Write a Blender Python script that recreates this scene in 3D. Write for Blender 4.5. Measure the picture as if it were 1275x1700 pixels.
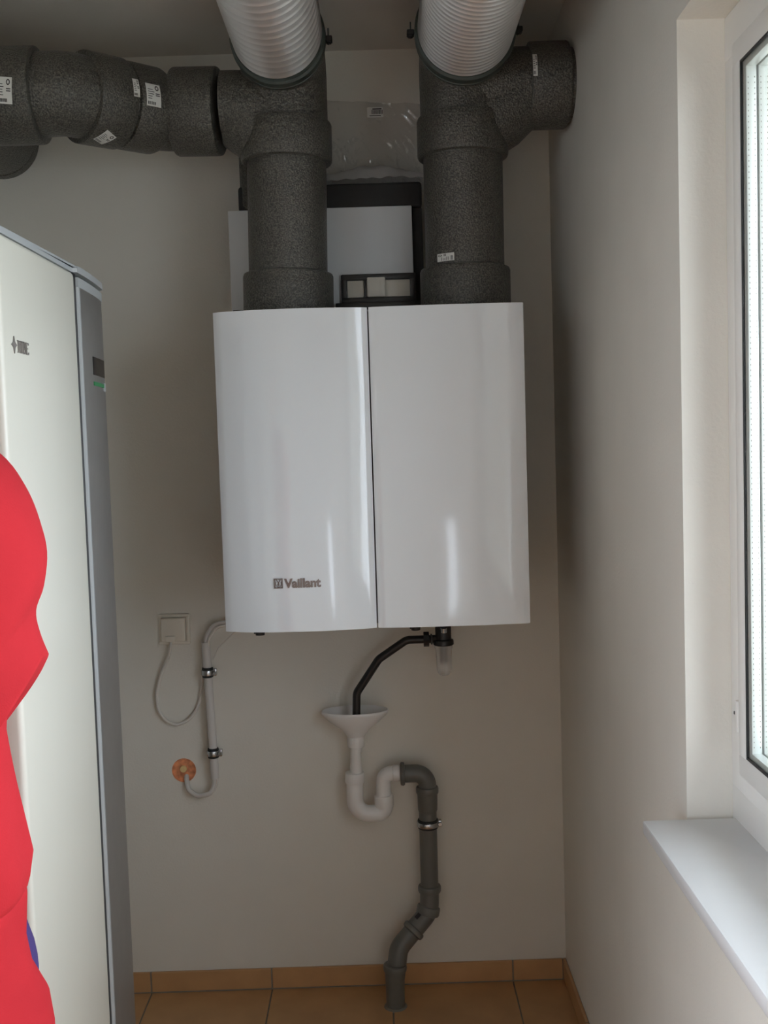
import bpy, bmesh, math, random
from mathutils import Vector, Matrix, noise
random.seed(7)
for o in list(bpy.data.objects):
    bpy.data.objects.remove(o)
scene = bpy.context.scene
COL = scene.collection
PI = math.pi

# ------------------------------------------------------------------ camera
F_PX = 1800.0
CAM_LOC = Vector((0.0, -2.95, 1.522))
yc = Vector(((628 - 637.5) / F_PX, (850 - 732) / F_PX, 1.0)).normalized()
rl = math.radians(1.8)
t_ = Vector((math.cos(rl), math.sin(rl), 0))
xc = (t_ - yc * t_.dot(yc)).normalized()
zc = xc.cross(yc)
if zc.y < 0:
    zc = -zc
# rows of M map the camera frame (right, up, forward) to world axes
right = Vector((xc.x, yc.x, zc.x)); up = Vector((xc.y, yc.y, zc.y)); fwd = Vector((xc.z, yc.z, zc.z))
cam_data = bpy.data.cameras.new('camera')
cam = bpy.data.objects.new('camera', cam_data); COL.objects.link(cam)
cam_data.sensor_fit = 'VERTICAL'; cam_data.sensor_height = 36.0
cam_data.lens = F_PX / 1700.0 * 36.0
cam_data.clip_start = 0.02
m4 = Matrix.Identity(4)
for i in range(3):
    m4[i][0] = right[i]; m4[i][1] = up[i]; m4[i][2] = -fwd[i]; m4[i][3] = CAM_LOC[i]
cam.matrix_world = m4
scene.camera = cam

# ------------------------------------------------------------------ sky, exposure
world = bpy.data.worlds.new('sky'); scene.world = world; world.use_nodes = True
wn = world.node_tree.nodes; wl = world.node_tree.links
bg = wn['Background']
bg.inputs['Color'].default_value = (0.87, 0.95, 1.08, 1)     # overcast sky
bg.inputs['Strength'].default_value = 4.4
scene.view_settings.view_transform = 'Standard'
scene.view_settings.look = 'None'
scene.view_settings.gamma = 1.0
scene.view_settings.exposure = 0.66
scene.view_settings.use_curve_mapping = False
scene.cycles.use_denoising = True
scene.cycles.max_bounces = 14
scene.cycles.diffuse_bounces = 8
scene.cycles.transparent_max_bounces = 16
scene.cycles.caustics_reflective = False
scene.cycles.caustics_refractive = False

def portal(name, loc, rot, sx, sy):
    d = bpy.data.lights.new(name, 'AREA'); d.shape = 'RECTANGLE'; d.size = sx; d.size_y = sy
    d.cycles.is_portal = True
    o = bpy.data.objects.new(name, d); COL.objects.link(o)
    o.location = loc; o.rotation_euler = rot
    o['kind'] = 'helper'
WALL_X = 0.48
WIN_Y0, WIN_Y1, WIN_Z0, WIN_Z1 = -1.235, -2.55, 0.872, 2.155
REAR_Y = -4.4
CEIL = 2.557
LEFT_X = -1.2
portal('window_portal', (0.80, (WIN_Y0 + WIN_Y1) / 2, (WIN_Z0 + WIN_Z1) / 2), (0, PI / 2, 0), 1.25, 1.3)
portal('terrace_portal', (LEFT_X - .22, -3.15, 1.04), (0, -PI / 2, 0), 2.05, 1.95)
portal('door_portal', (0.44, REAR_Y - 0.12, 1.1), (-PI / 2, 0, 0), 0.1, 1.8)

# ------------------------------------------------------------------ materials
def lin(c):
    return tuple(((v / 255) / 12.92 if v / 255 <= 0.04045 else ((v / 255 + 0.055) / 1.055) ** 2.4) for v in c)

def mat(name, rgb, rough=0.5, metal=0.0, spec=0.5, coat=0.0, var=0.0, var_scale=6.0, bump=0.0, bump_scale=80.0, alpha=None, trans=0.0):
    m = bpy.data.materials.new(name); m.use_nodes = True
    nt = m.node_tree; b = nt.nodes['Principled BSDF']
    c = lin(rgb)
    b.inputs['Base Color'].default_value = (*c, 1)
    b.inputs['Roughness'].default_value = rough
    b.inputs['Metallic'].default_value = metal
    b.inputs['Specular IOR Level'].default_value = spec
    b.inputs['Coat Weight'].default_value = coat
    b.inputs['Coat Roughness'].default_value = 0.04
    tc = nt.nodes.new('ShaderNodeTexCoord')
    if var > 0:
        n = nt.nodes.new('ShaderNodeTexNoise'); n.inputs['Scale'].default_value = var_scale; n.inputs['Detail'].default_value = 5
        r = nt.nodes.new('ShaderNodeValToRGB')
        r.color_ramp.elements[0].position = 0.3; r.color_ramp.elements[1].position = 0.7
        r.color_ramp.elements[0].color = (*[v * (1 - var) for v in c], 1)
        r.color_ramp.elements[1].color = (*[min(1, v * (1 + var)) for v in c], 1)
        nt.links.new(tc.outputs['Object'], n.inputs['Vector'])
        nt.links.new(n.outputs['Fac'], r.inputs['Fac'])
        nt.links.new(r.outputs['Color'], b.inputs['Base Color'])
    if bump > 0:
        n2 = nt.nodes.new('ShaderNodeTexNoise'); n2.inputs['Scale'].default_value = bump_scale; n2.inputs['Detail'].default_value = 3
        bp = nt.nodes.new('ShaderNodeBump'); bp.inputs['Strength'].default_value = bump; bp.inputs['Distance'].default_value = 0.002
        nt.links.new(tc.outputs['Object'], n2.inputs['Vector'])
        nt.links.new(n2.outputs['Fac'], bp.inputs['Height'])
        nt.links.new(bp.outputs['Normal'], b.inputs['Normal'])
    return m

M = {}
M['plaster'] = mat('wall_plaster', (222, 219, 211), 0.85, spec=0.2, var=0.02, bump=0.25, bump_scale=160)
M['ceiling'] = mat('ceiling_paint', (208, 204, 197), 0.9, spec=0.2, var=0.02, bump=0.2, bump_scale=160)
M['grout'] = mat('grey_grout', (128, 124, 114), 0.95, var=0.1, var_scale=60)
M['tile'] = mat('terracotta_tile', (188, 146, 102), 0.42, var=0.10, var_scale=9, bump=0.06, bump_scale=40)
M['white_gloss'] = mat('glossy_white_lacquer', (226, 230, 234), 0.10, coat=0.35, spec=0.5)
M['casing'] = mat('grey_casing_steel', (150, 152, 154), 0.5)
M['white_panel'] = mat('white_powder_coat', (214, 216, 218), 0.45)
M['enamel'] = mat('warm_white_enamel', (217, 215, 204), 0.30, spec=0.5)
M['silver'] = mat('brushed_silver', (142, 140, 137), 0.38, metal=0.55, var=0.04, var_scale=30)
M['trim'] = mat('light_grey_trim', (176, 180, 182), 0.35)
M['chrome'] = mat('chrome', (205, 205, 205), 0.18, metal=1.0)
M['zinc'] = mat('zinc_plated_steel', (190, 194, 198), 0.25, metal=1.0)
M['letter'] = mat('dark_chrome_lettering', (128, 118, 114), 0.35, metal=0.6)
M['letter_pewter'] = mat('pewter_lettering', (136, 130, 126), 0.4, metal=0.3)  # even pewter tone of the raised cabinet logo
M['black'] = mat('black_plastic', (34, 33, 33), 0.42)
M['rubber'] = mat('black_rubber', (28, 30, 30), 0.7)
M['ring'] = mat('grey_green_rubber', (66, 74, 70), 0.5)
M['black_foam'] = mat('black_foam', (44, 43, 42), 0.8, var=0.1, var_scale=60)
M['grey_pvc'] = mat('grey_drain_plastic', (104, 104, 100), 0.38, var=0.04, var_scale=20)
M['white_pvc'] = mat('white_drain_plastic', (232, 231, 230), 0.30)
M['white_plastic'] = mat('white_socket_plastic', (222, 216, 204), 0.35)
M['cable'] = mat('white_cable_sheath', (214, 209, 202), 0.45)
M['conduit'] = mat('light_grey_conduit', (206, 203, 200), 0.45)
M['orange'] = mat('orange_box_plastic', (232, 146, 104), 0.5, var=0.45, var_scale=55)
M['disc'] = mat('cream_plaster_dab', (226, 196, 140), 0.8)
M['paper'] = mat('white_label_paper', (226, 226, 222), 0.6)
M['ink'] = mat('label_ink', (50, 48, 52), 0.7)
M['red_ink'] = mat('maroon_label_ink', (120, 70, 86), 0.7)
M['upvc'] = mat('white_window_frame', (230, 229, 226), 0.32)
M['gasket'] = mat('black_gasket', (26, 26, 28), 0.6)
M['spacer'] = mat('aluminium_spacer', (216, 220, 216), 0.35, metal=0.4)
M['sill'] = mat('white_marble_sill', (236, 238, 240), 0.16, var=0.02, spec=0.5)
M['display'] = mat('dark_display', (44, 42, 42), 0.15)
M['green'] = mat('green_stripe', (46, 130, 78), 0.4)
M['shirt'] = mat('red_cotton', (188, 44, 52), 0.9, spec=0.15, var=0.04, var_scale=14, bump=0.25, bump_scale=500)
M['trousers'] = mat('navy_purple_denim', (64, 50, 108), 0.9, var=0.08, bump=0.3, bump_scale=400)
M['skin'] = mat('skin', (214, 160, 132), 0.5, var=0.04)
M['hair'] = mat('brown_hair', (66, 46, 32), 0.6, bump=0.5, bump_scale=200)
M['shoe'] = mat('dark_shoe_leather', (50, 42, 38), 0.5)
M['eye'] = mat('dark_eye', (40, 34, 30), 0.2)
M['soil'] = mat('outdoor_gravel', (178, 174, 164), 0.95, var=0.1)

# expanded grey foam: dark, with pale flecks and fine bumps
m = mat('expanded_grey_foam', (66, 65, 61), 0.36, spec=0.5)
nt = m.node_tree; b = nt.nodes['Principled BSDF']
tc = nt.nodes.new('ShaderNodeTexCoord')
v = nt.nodes.new('ShaderNodeTexVoronoi'); v.inputs['Scale'].default_value = 230
n = nt.nodes.new('ShaderNodeTexNoise'); n.inputs['Scale'].default_value = 300; n.inputs['Detail'].default_value = 4
r = nt.nodes.new('ShaderNodeValToRGB')
r.color_ramp.elements[0].position = 0.38; r.color_ramp.elements[0].color = (*lin((56, 55, 52)), 1)
r.color_ramp.elements[1].position = 0.78; r.color_ramp.elements[1].color = (*lin((122, 119, 110)), 1)
bp = nt.nodes.new('ShaderNodeBump'); bp.inputs['Strength'].default_value = 0.55; bp.inputs['Distance'].default_value = 0.003
for a, c in ((tc.outputs['Object'], v.inputs['Vector']), (tc.outputs['Object'], n.inputs['Vector']), (n.outputs['Fac'], r.inputs['Fac']),
             (r.outputs['Color'], b.inputs['Base Color']), (v.outputs['Distance'], bp.inputs['Height']), (bp.outputs['Normal'], b.inputs['Normal'])):
    nt.links.new(a, c)
M['foam'] = m

m = mat('bare_aluminium', (240, 238, 238), 0.40, metal=1.0)
tg_ = m.node_tree.nodes.new('ShaderNodeTangent'); tg_.direction_type = 'RADIAL'; tg_.axis = 'Y'
pb_ = m.node_tree.nodes['Principled BSDF']; pb_.inputs['Anisotropic'].default_value = 0.85; pb_.inputs['Anisotropic Rotation'].default_value = 0.25
m.node_tree.links.new(tg_.outputs[0], pb_.inputs['Tangent'])
M['aluminium'] = m

def film(name, tint, rough, clear, white=0.0, bump=0.0):
    m = bpy.data.materials.new(name); m.use_nodes = True
    nt = m.node_tree; out = nt.nodes['Material Output']; nt.nodes.remove(nt.nodes['Principled BSDF'])
    tr = nt.nodes.new('ShaderNodeBsdfTransparent'); tr.inputs['Color'].default_value = (*tint, 1)
    gl = nt.nodes.new('ShaderNodeBsdfGlossy'); gl.inputs['Roughness'].default_value = rough
    fr = nt.nodes.new('ShaderNodeFresnel'); fr.inputs['IOR'].default_value = clear
    mx = nt.nodes.new('ShaderNodeMixShader')
    ge = nt.nodes.new('ShaderNodeNewGeometry')      # reflect on the entry face only
    mu = nt.nodes.new('ShaderNodeMath'); mu.operation = 'MULTIPLY_ADD'; mu.inputs[1].default_value = -1.0; mu.inputs[2].default_value = 1.0
    mm = nt.nodes.new('ShaderNodeMath'); mm.operation = 'MULTIPLY'
    nt.links.new(ge.outputs['Backfacing'], mu.inputs[0]); nt.links.new(mu.outputs[0], mm.inputs[0]); nt.links.new(fr.outputs['Fac'], mm.inputs[1])
    nt.links.new(mm.outputs[0], mx.inputs['Fac']); nt.links.new(tr.outputs[0], mx.inputs[1]); nt.links.new(gl.outputs[0], mx.inputs[2])
    last = mx
    if white > 0:
        df = nt.nodes.new('ShaderNodeBsdfDiffuse'); df.inputs['Color'].default_value = (.8, .8, .8, 1)
        m2 = nt.nodes.new('ShaderNodeMixShader'); m2.inputs['Fac'].default_value = white
        nt.links.new(mx.outputs[0], m2.inputs[1]); nt.links.new(df.outputs[0], m2.inputs[2]); last = m2
    if bump > 0:
        tc = nt.nodes.new('ShaderNodeTexCoord'); n = nt.nodes.new('ShaderNodeTexNoise'); n.inputs['Scale'].default_value = 40
        bp = nt.nodes.new('ShaderNodeBump'); bp.inputs['Strength'].default_value = bump; bp.inputs['Distance'].default_value = .004
        nt.links.new(tc.outputs['Object'], n.inputs['Vector']); nt.links.new(n.outputs['Fac'], bp.inputs['Height'])
        nt.links.new(bp.outputs['Normal'], gl.inputs['Normal'])
    nt.links.new(last.outputs[0], out.inputs['Surface'])
    return m
M['glass'] = film('window_glass', (.985, .99, .985), 0.0, 1.25)
M['bag'] = film('clear_polythene', (.94, .94, .94), 0.08, 2.6, 0.10, 0.5)
M['hazy_film'] = film('folded_polythene', (.92, .92, .92), 0.15, 2.2, 0.55, 0.8)
M['cup'] = film('clear_siphon_plastic', (.93, .93, .93), 0.08, 1.45, 0.30)

# ------------------------------------------------------------------ mesh helpers
def obj(name, bm, m, parent=None, smooth=35):
    me = bpy.data.meshes.new(name)
    bmesh.ops.recalc_face_normals(bm, faces=bm.faces)
    bm.to_mesh(me); bm.free()
    if smooth:
        for p in me.polygons: p.use_smooth = True
        me.set_sharp_from_angle(angle=math.radians(smooth))
    me.materials.append(m)
    if name in ('film', 'folded_film') and sum(p.normal.y for p in me.polygons) > 0: me.flip_normals()
    o = bpy.data.objects.new(name, me); COL.objects.link(o)
    if parent is not None: o.parent = parent; o.matrix_parent_inverse = parent.matrix_world.inverted()
    return o

def thing(name, label, cat, loc=(0, 0, 0), group=None):
    o = bpy.data.objects.new(name, None); COL.objects.link(o)
    o.location = loc; o.empty_display_size = 0.05
    o.matrix_world = Matrix.Translation(Vector(loc))
    o['label'] = label; o['category'] = cat
    if group: o['group'] = group
    return o

def tag(o, label, cat, group=None):
    o['label'] = label; o['category'] = cat
    if group: o['group'] = group
    return o

def struct(name, bm, m, parent=None, smooth=35):
    o = obj(name, bm, m, parent, smooth)
    if parent is None: o['kind'] = 'structure'
    return o

def box(bm, lo, hi, bev=0.0, seg=2):
    lo = Vector(lo); hi = Vector(hi)
    a = Vector((min(lo.x, hi.x), min(lo.y, hi.y), min(lo.z, hi.z))); c = Vector((max(lo.x, hi.x), max(lo.y, hi.y), max(lo.z, hi.z)))
    r = bmesh.ops.create_cube(bm, size=1.0, matrix=Matrix.Translation((a + c) / 2) @ Matrix.Diagonal((*(c - a), 1)))
    if bev > 0:
        es = list({e for vv in r['verts'] for e in vv.link_edges})
        bmesh.ops.bevel(bm, geom=es, offset=bev, segments=seg, profile=0.5, affect='EDGES')
    return bm

def BM(): return bmesh.new()
def mkbox(lo, hi, bev=0.0, seg=2): return box(BM(), lo, hi, bev, seg)

def rounded(pts, rad, n=6):
    """polyline with its corners rounded by arcs"""
    pts = [Vector(p) for p in pts]
    if not isinstance(rad, (list, tuple)): rad = [rad] * len(pts)
    out = [pts[0]]
    for i in range(1, len(pts) - 1):
        a, p, c = pts[i - 1], pts[i], pts[i + 1]
        d1 = (a - p).normalized(); d2 = (c - p).normalized()
        ang = d1.angle(d2)
        if ang > PI - 0.02: out.append(p); continue
        cut = min(rad[i] / math.tan(ang / 2), (a - p).length * .49, (c - p).length * .49)
        q1 = p + d1 * cut; q2 = p + d2 * cut
        bis = (d1 + d2).normalized(); R_ = cut * math.tan(ang / 2)
        cen = p + bis * (cut / math.cos(ang / 2)); u1 = (q1 - cen).normalized(); sw = PI - ang
        u2 = (q2 - cen).normalized(); u2 = (u2 - u1 * u2.dot(u1)).normalized()
        for k in range(n + 1):
            t = sw * k / n
            out.append(cen + (u1 * math.cos(t) + u2 * math.sin(t)) * R_)
    out.append(pts[-1])
    return out

def loft(bm, pts, radii, n=32, cap=True, sx=1.0, ref=None):
    """tube through pts; points may repeat with another radius (a step)"""
    pts = [Vector(p) for p in pts]
    if not isinstance(radii, (list, tuple)): radii = [radii] * len(pts)
    uniq = []; idx = []
    for p in pts:
        if not uniq or (p - uniq[-1]).length > 1e-7: uniq.append(p)
        idx.append(len(uniq) - 1)
    tans = []
    for i in range(len(uniq)):
        if i == 0: t = uniq[1] - uniq[0]
        elif i == len(uniq) - 1: t = uniq[-1] - uniq[-2]
        else: t = (uniq[i + 1] - uniq[i]).normalized() + (uniq[i] - uniq[i - 1]).normalized()
        tans.append(t.normalized())
    r0 = Vector(ref) if ref else (Vector((0, 0, 1)) if abs(tans[0].z) < .9 else Vector((0, 1, 0)))
    u = (r0 - tans[0] * r0.dot(tans[0])).normalized()
    frames = []
    for t in tans:
        u = (u - t * u.dot(t)).normalized()
        frames.append((u.copy(), t.cross(u)))
    rings = []
    for p, k, rr in zip(pts, idx, radii):
        uu, vv = frames[k]
        rings.append([bm.verts.new(p + uu * (math.cos(2 * PI * j / n) * rr) + vv * (math.sin(2 * PI * j / n) * rr * sx)) for j in range(n)])
    for a, c in zip(rings, rings[1:]):
        for j in range(n):
            bm.faces.new((a[j], a[(j + 1) % n], c[(j + 1) % n], c[j]))
    if cap:
        bm.faces.new(rings[0][::-1]); bm.faces.new(rings[-1])
    return bm

def tube(pts, radii, n=32, cap=True, **k): return loft(BM(), pts, radii, n, cap, **k)

def sleeve(bm, p0, p1, r, rin, bev=0.004, n=40):
    """a thick collar round an inner pipe with softened rims"""
    p0 = Vector(p0); p1 = Vector(p1); d = (p1 - p0).normalized(); L = (p1 - p0).length
    prof = [(0, rin), (0, r - bev), (bev * .3, r - bev * .3), (bev, r), (L - bev, r), (L - bev * .3, r - bev * .3), (L, r - bev), (L, rin)]
    return loft(bm, [p0 + d * t for t, _ in prof], [q for _, q in prof], n)

def lathe(bm, c, prof, n=32, axis='Z', sy=1.0):
    """prof: (radius, height) pairs round a vertical axis at c"""
    c = Vector(c); rings = []
    for r_, h in prof:
        rings.append([bm.verts.new(c + Vector((math.cos(2 * PI * j / n) * r_, math.sin(2 * PI * j / n) * r_ * sy, h))) for j in range(n)])
    for a, d in zip(rings, rings[1:]):
        for j in range(n):
            bm.faces.new((a[j], a[(j + 1) % n], d[(j + 1) % n], d[j]))
    return bm

def cyl_patch(bm, c, ax, r, mid, w, h, u0=0, u1=1, v0=0, v1=1, off=0.0012, n=6, roll=0.0):
    """patch lying on a cylinder: w along the axis, h round it; mid = outward direction of its centre"""
    c = Vector(c); ax = Vector(ax).normalized(); mid = Vector(mid); mid = (mid - ax * mid.dot(ax)).normalized(); side = ax.cross(mid)
    cr, sr = math.cos(roll), math.sin(roll)
    g = []
    for i in range(n + 1):
        row = []
        for j in range(2):
            uu = (u0 + (u1 - u0) * j - .5) * w; vv = (v0 + (v1 - v0) * i / n - .5) * h
            s = uu * cr - vv * sr; tt = uu * sr + vv * cr
            a = tt / r
            row.append(bm.verts.new(c + ax * s + (mid * math.cos(a) + side * math.sin(a)) * (r + off)))
        g.append(row)
    for i in range(n):
        bm.faces.new((g[i][0], g[i][1], g[i + 1][1], g[i + 1][0]))
    return bm

def sticker(parent, c, ax, r, mid, w, h, roll=0.0, red=False, flip=False):
    s = obj('label_sticker', cyl_patch(BM(), c, ax, r, mid, w, h, roll=roll), M['paper'], parent)
    s['label'] = 'small white printed paper label'
    p = BM()
    rnd = random.Random(int(c[0] * 1000) + 5)
    if flip: R = lambda a0, a1, b0, b1: (1 - a1, 1 - a0, 1 - b1, 1 - b0)
    else: R = lambda a0, a1, b0, b1: (a0, a1, b0, b1)
    x = .08
    while x < .62:
        bw = rnd.choice((.02, .03, .045))
        cyl_patch(p, c, ax, r, mid, w, h, *R(x, x + bw, .80, .93), off=.0018, n=2, roll=roll); x += bw + rnd.choice((.02, .03))
    for k in range(5):
        cyl_patch(p, c, ax, r, mid, w, h, *R(.1, .1 + rnd.uniform(.25, .45), .66 - k * .1, .69 - k * .1), off=.0018, n=2, roll=roll)
    for k in range(2):
        cyl_patch(p, c, ax, r, mid, w, h, *R(.62, .92, .50 - k * .08, .54 - k * .08), off=.0018, n=2, roll=roll)
    for a in range(10):   # round mark
        a0 = 2 * PI * a / 10
        cu, cv = .74 + .10 * math.cos(a0), .19 + .09 * math.sin(a0)
        cyl_patch(p, c, ax, r, mid, w, h, *R(cu - .035, cu + .035, cv - .025, cv + .025), off=.0018, n=1, roll=roll)
    obj('label_print', p, M['ink'], s, 0)
    return s

def text_bm(body, size, depth, bold=0.0, sx=1.0):
    cu = bpy.data.curves.new('text', 'FONT'); cu.body = body; cu.size = size; cu.extrude = depth; cu.offset = bold
    cu.resolution_u = 3
    t = bpy.data.objects.new('text', cu); COL.objects.link(t)
    bpy.context.view_layer.update()
    dg = bpy.context.evaluated_depsgraph_get()
    me = t.evaluated_get(dg).to_mesh()
    bm = BM(); bm.from_mesh(me)
    t.evaluated_get(dg).to_mesh_clear()
    bpy.data.objects.remove(t); bpy.data.curves.remove(cu)
    for vv in bm.verts: vv.co.x *= sx
    return bm

def xform(bm, mtx):
    bmesh.ops.transform(bm, matrix=mtx, verts=bm.verts); return bm

def frame_bm(lo, hi, w, axis, bev=0.004):
    """rectangular frame of bars of width w in the plane normal to axis"""
    bm = BM(); lo = Vector(lo); hi = Vector(hi)
    a, c = [i for i in range(3) if i != axis]
    for k in range(4):
        l = lo.copy(); h = hi.copy()
        if k == 0: h[c] = lo[c] + w
        if k == 1: l[c] = hi[c] - w
        if k > 1:
            l[c] = lo[c] + w - bev * 1.01; h[c] = hi[c] - w + bev * 1.01
            if k == 2: h[a] = lo[a] + w
            else: l[a] = hi[a] - w
        box(bm, l, h, bev)
    return bm

# ================================================================== SETTING
T = 0.35
# back wall with the round hole of a junction box
HX, HZ, HR = -0.566, 0.630, 0.0335
bm = BM()
S = 0.05
xs = [LEFT_X - T, HX - S, HX + S, WALL_X + T]; zs = [-0.02, HZ - S, HZ + S, CEIL + .02]
for i in range(3):
    for j in range(3):
        if i == 1 and j == 1: continue
        bm.faces.new([bm.verts.new(p) for p in ((xs[i], 0, zs[j]), (xs[i + 1], 0, zs[j]), (xs[i + 1], 0, zs[j + 1]), (xs[i], 0, zs[j + 1]))])
N = 32
inn = []; outr = []; deep = []
for k in range(N):
    a = 2 * PI * k / N; ca, sa = math.cos(a), math.sin(a); q = S / max(abs(ca), abs(sa))
    inn.append(bm.verts.new((HX + HR * ca, 0, HZ + HR * sa))); outr.append(bm.verts.new((HX + q * ca, 0, HZ + q * sa))); deep.append(bm.verts.new((HX + HR * ca, .2, HZ + HR * sa)))
for k in range(N):
    k2 = (k + 1) % N
    bm.faces.new((inn[k], outr[k], outr[k2], inn[k2])); bm.faces.new((inn[k], inn[k2], deep[k2], deep[k]))
box(bm, (LEFT_X - T, .2, -.02), (WALL_X + T, T, CEIL + .02))
bmesh.ops.remove_doubles(bm, verts=bm.verts, dist=1e-5)
struct('wall_back', bm, M['plaster'], smooth=0)

bm = BM()
box(bm, (WALL_X, 0, -.02), (WALL_X + T, WIN_Y0, CEIL + .02))
box(bm, (WALL_X, WIN_Y1, -.02), (WALL_X + T, REAR_Y, CEIL + .02))
box(bm, (WALL_X, WIN_Y0, -.02), (WALL_X + T, WIN_Y1, WIN_Z0))
box(bm, (WALL_X, WIN_Y0, WIN_Z1), (WALL_X + T, WIN_Y1, CEIL + .02))
struct('wall_right', bm, M['plaster'], smooth=0)
LO0, LO1, LZ_0, LZ_1 = -2.15, -4.15, 0.0, 2.08      # terrace door in the left wall, behind the camera; unseen, added for inferred fill light
bm = BM()
box(bm, (LEFT_X - T, 0, -.02), (LEFT_X, LO0, CEIL + .02)); box(bm, (LEFT_X - T, LO1, -.02), (LEFT_X, REAR_Y, CEIL + .02))
box(bm, (LEFT_X - T, LO0, LZ_1), (LEFT_X, LO1, CEIL + .02))
struct('wall_left', bm, M['plaster'], smooth=0)
td = bpy.data.objects.new('unseen_door_2', None); COL.objects.link(td); td['kind'] = 'structure'
obj('frame', frame_bm((LEFT_X - .20, LO1, .0), (LEFT_X - .13, LO0, LZ_1), .08, 0), M['upvc'], td)
obj('mullion', mkbox((LEFT_X - .20, (LO0 + LO1) / 2 - .05, .07), (LEFT_X - .13, (LO0 + LO1) / 2 + .05, LZ_1 - .07), .004), M['upvc'], td)
obj('glass_pane', mkbox((LEFT_X - .17, LO1 + .07, .07), (LEFT_X - .166, (LO0 + LO1) / 2 - .045, LZ_1 - .07)), M['glass'], td)
obj('glass_pane', mkbox((LEFT_X - .17, (LO0 + LO1) / 2 + .045, .07), (LEFT_X - .166, LO0 - .07, LZ_1 - .07)), M['glass'], td)
DX0, DX1, DZ = -0.42, 0.47, 2.02
bm = BM()
box(bm, (LEFT_X - T, REAR_Y - .2, -.02), (DX0, REAR_Y, CEIL + .02)); box(bm, (DX1, REAR_Y - .2, -.02), (WALL_X + T, REAR_Y, CEIL + .02))
box(bm, (DX0, REAR_Y - .2, DZ), (DX1, REAR_Y, CEIL + .02))
struct('wall_rear', bm, M['plaster'], smooth=0)
struct('ceiling', mkbox((LEFT_X - T, T, CEIL), (WALL_X + T, REAR_Y - .2, CEIL + .2)), M['ceiling'], smooth=0)
floor = struct('floor', mkbox((LEFT_X - T, T, -.2), (WALL_X + T, REAR_Y - .2, -.0025)), M['grout'], smooth=0)

# floor tiles, 33 cm with 4 mm joints
PITCH = 0.3375; G = 0.004
tile_me = None
def tile_bm(w, h, t):
    return mkbox((0, 0, 0), (w, h, t), 0.0012, 1)
nx0, ny = -2, 14
cache = {}
def put_tile(x0, x1, y0, y1, parent):
    key = (round(x1 - x0, 4), round(y1 - y0, 4))
    if key not in cache:
        o = obj('tile', tile_bm(x1 - x0, y1 - y0, .004), M['tile'], parent); cache[key] = o.data
    else:
        o = bpy.data.objects.new('tile', cache[key]); COL.objects.link(o); o.parent = parent
    o.location = (x0, y0, -.004 + .0008 * random.random())
    return o
edges = [-0.345 + k * PITCH for k in range(-3, 4)]
for a in edges:
    x0, x1 = max(a, LEFT_X) + G / 2, min(a + PITCH, WALL_X) - G / 2
    if x1 - x0 < .02: continue
    for k in range(ny):
        y1 = -0.006 - k * PITCH; y0 = y1 - PITCH + G
        y0 = max(y0, REAR_Y)
        if y1 - y0 > .02: put_tile(x0, x1, y0, y1, floor)

# skirting tiles
BB = 0.060
def skirting(name, segs, fn):
    root = bpy.data.objects.new(name, None); COL.objects.link(root); root['kind'] = 'structure'
    for a, c in segs:
        lo, hi = fn(a, c)
        obj('tile', mkbox(lo, hi, .0015, 1), M['tile'], root)
    lo, hi = fn(segs[0][0], segs[-1][1]); 
    lo = list(lo); hi = list(hi)
    return root
xe = sorted({LEFT_X, WALL_X - .009} | {e for e in edges if LEFT_X + .01 < e < WALL_X - .02})
bb = skirting('baseboard_back', [(xe[i] + G / 2, xe[i + 1] - G / 2) for i in range(len(xe) - 1)], lambda a, c: ((a, -.009, .004), (c, -.0005, BB)))
obj('grout', mkbox((LEFT_X, -.0075, 0), (WALL_X - .009, -.0003, BB - .001)), M['grout'], bb)
ye = [-.0005 - k * PITCH for k in range(14)]; ye[-1] = REAR_Y
bb = skirting('baseboard_right', [(ye[i] - G / 2, ye[i + 1] + G / 2) for i in range(len(ye) - 1)], lambda a, c: ((WALL_X - .009, c, .004), (WALL_X - .0005, a, BB)))
obj('grout', mkbox((WALL_X - .0075, 0, 0), (WALL_X - .0003, REAR_Y, BB - .001)), M['grout'], bb)
yl = [-.0005 - k * PITCH for k in range(7)] + [-2.15]
bb = skirting('baseboard_left', [(yl[i] - G / 2, yl[i + 1] + G / 2) for i in range(len(yl) - 1)], lambda a, c: ((LEFT_X + .0005, c, .004), (LEFT_X + .009, a, BB)))
obj('grout', mkbox((LEFT_X + .0003, 0, 0), (LEFT_X + .0075, -2.15, BB - .001)), M['grout'], bb)

# window sill, proud of the wall with a short horn past the reveal
struct('trim_1', mkbox((0.405, WIN_Y0 - .012, .878), (0.556, WIN_Y1 + .012, .901), .003), M['sill'])

# window
FX = 0.553
win = bpy.data.objects.new('window_1', None); COL.objects.link(win); win['kind'] = 'structure'
fr = obj('frame', frame_bm((FX, WIN_Y1, .885), (FX + .075, WIN_Y0, WIN_Z1), .070, 0), M['upvc'], win)
obj('bottom_rail', mkbox((FX + .0005, WIN_Y1 + .06, .94), (FX + .074, WIN_Y0 - .06, .992)), M['upvc'], win)
s0, s1, t0, t1 = WIN_Y1 + .055, WIN_Y0 - .0555, .983, WIN_Z1 - .058
sash = obj('sash', frame_bm((FX - .008, s0, t0), (FX + .040, s1, t1), .038, 0, .006), M['upvc'], win)
g0, g1, h0, h1 = s0 + .037, s1 - .037, t0 + .037, t1 - .037
obj('gasket', frame_bm((FX - .0075, g0 - .0005, h0 - .0005), (FX - .0035, g1 + .0005, h1 + .0005), .0036, 0, .0008), M['gasket'], win)
for k in range(3):
    x = FX - .005 + k * .0185
    obj('glass_pane', mkbox((x, g0, h0), (x + .003, g1, h1)), M['glass'], win)
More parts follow.
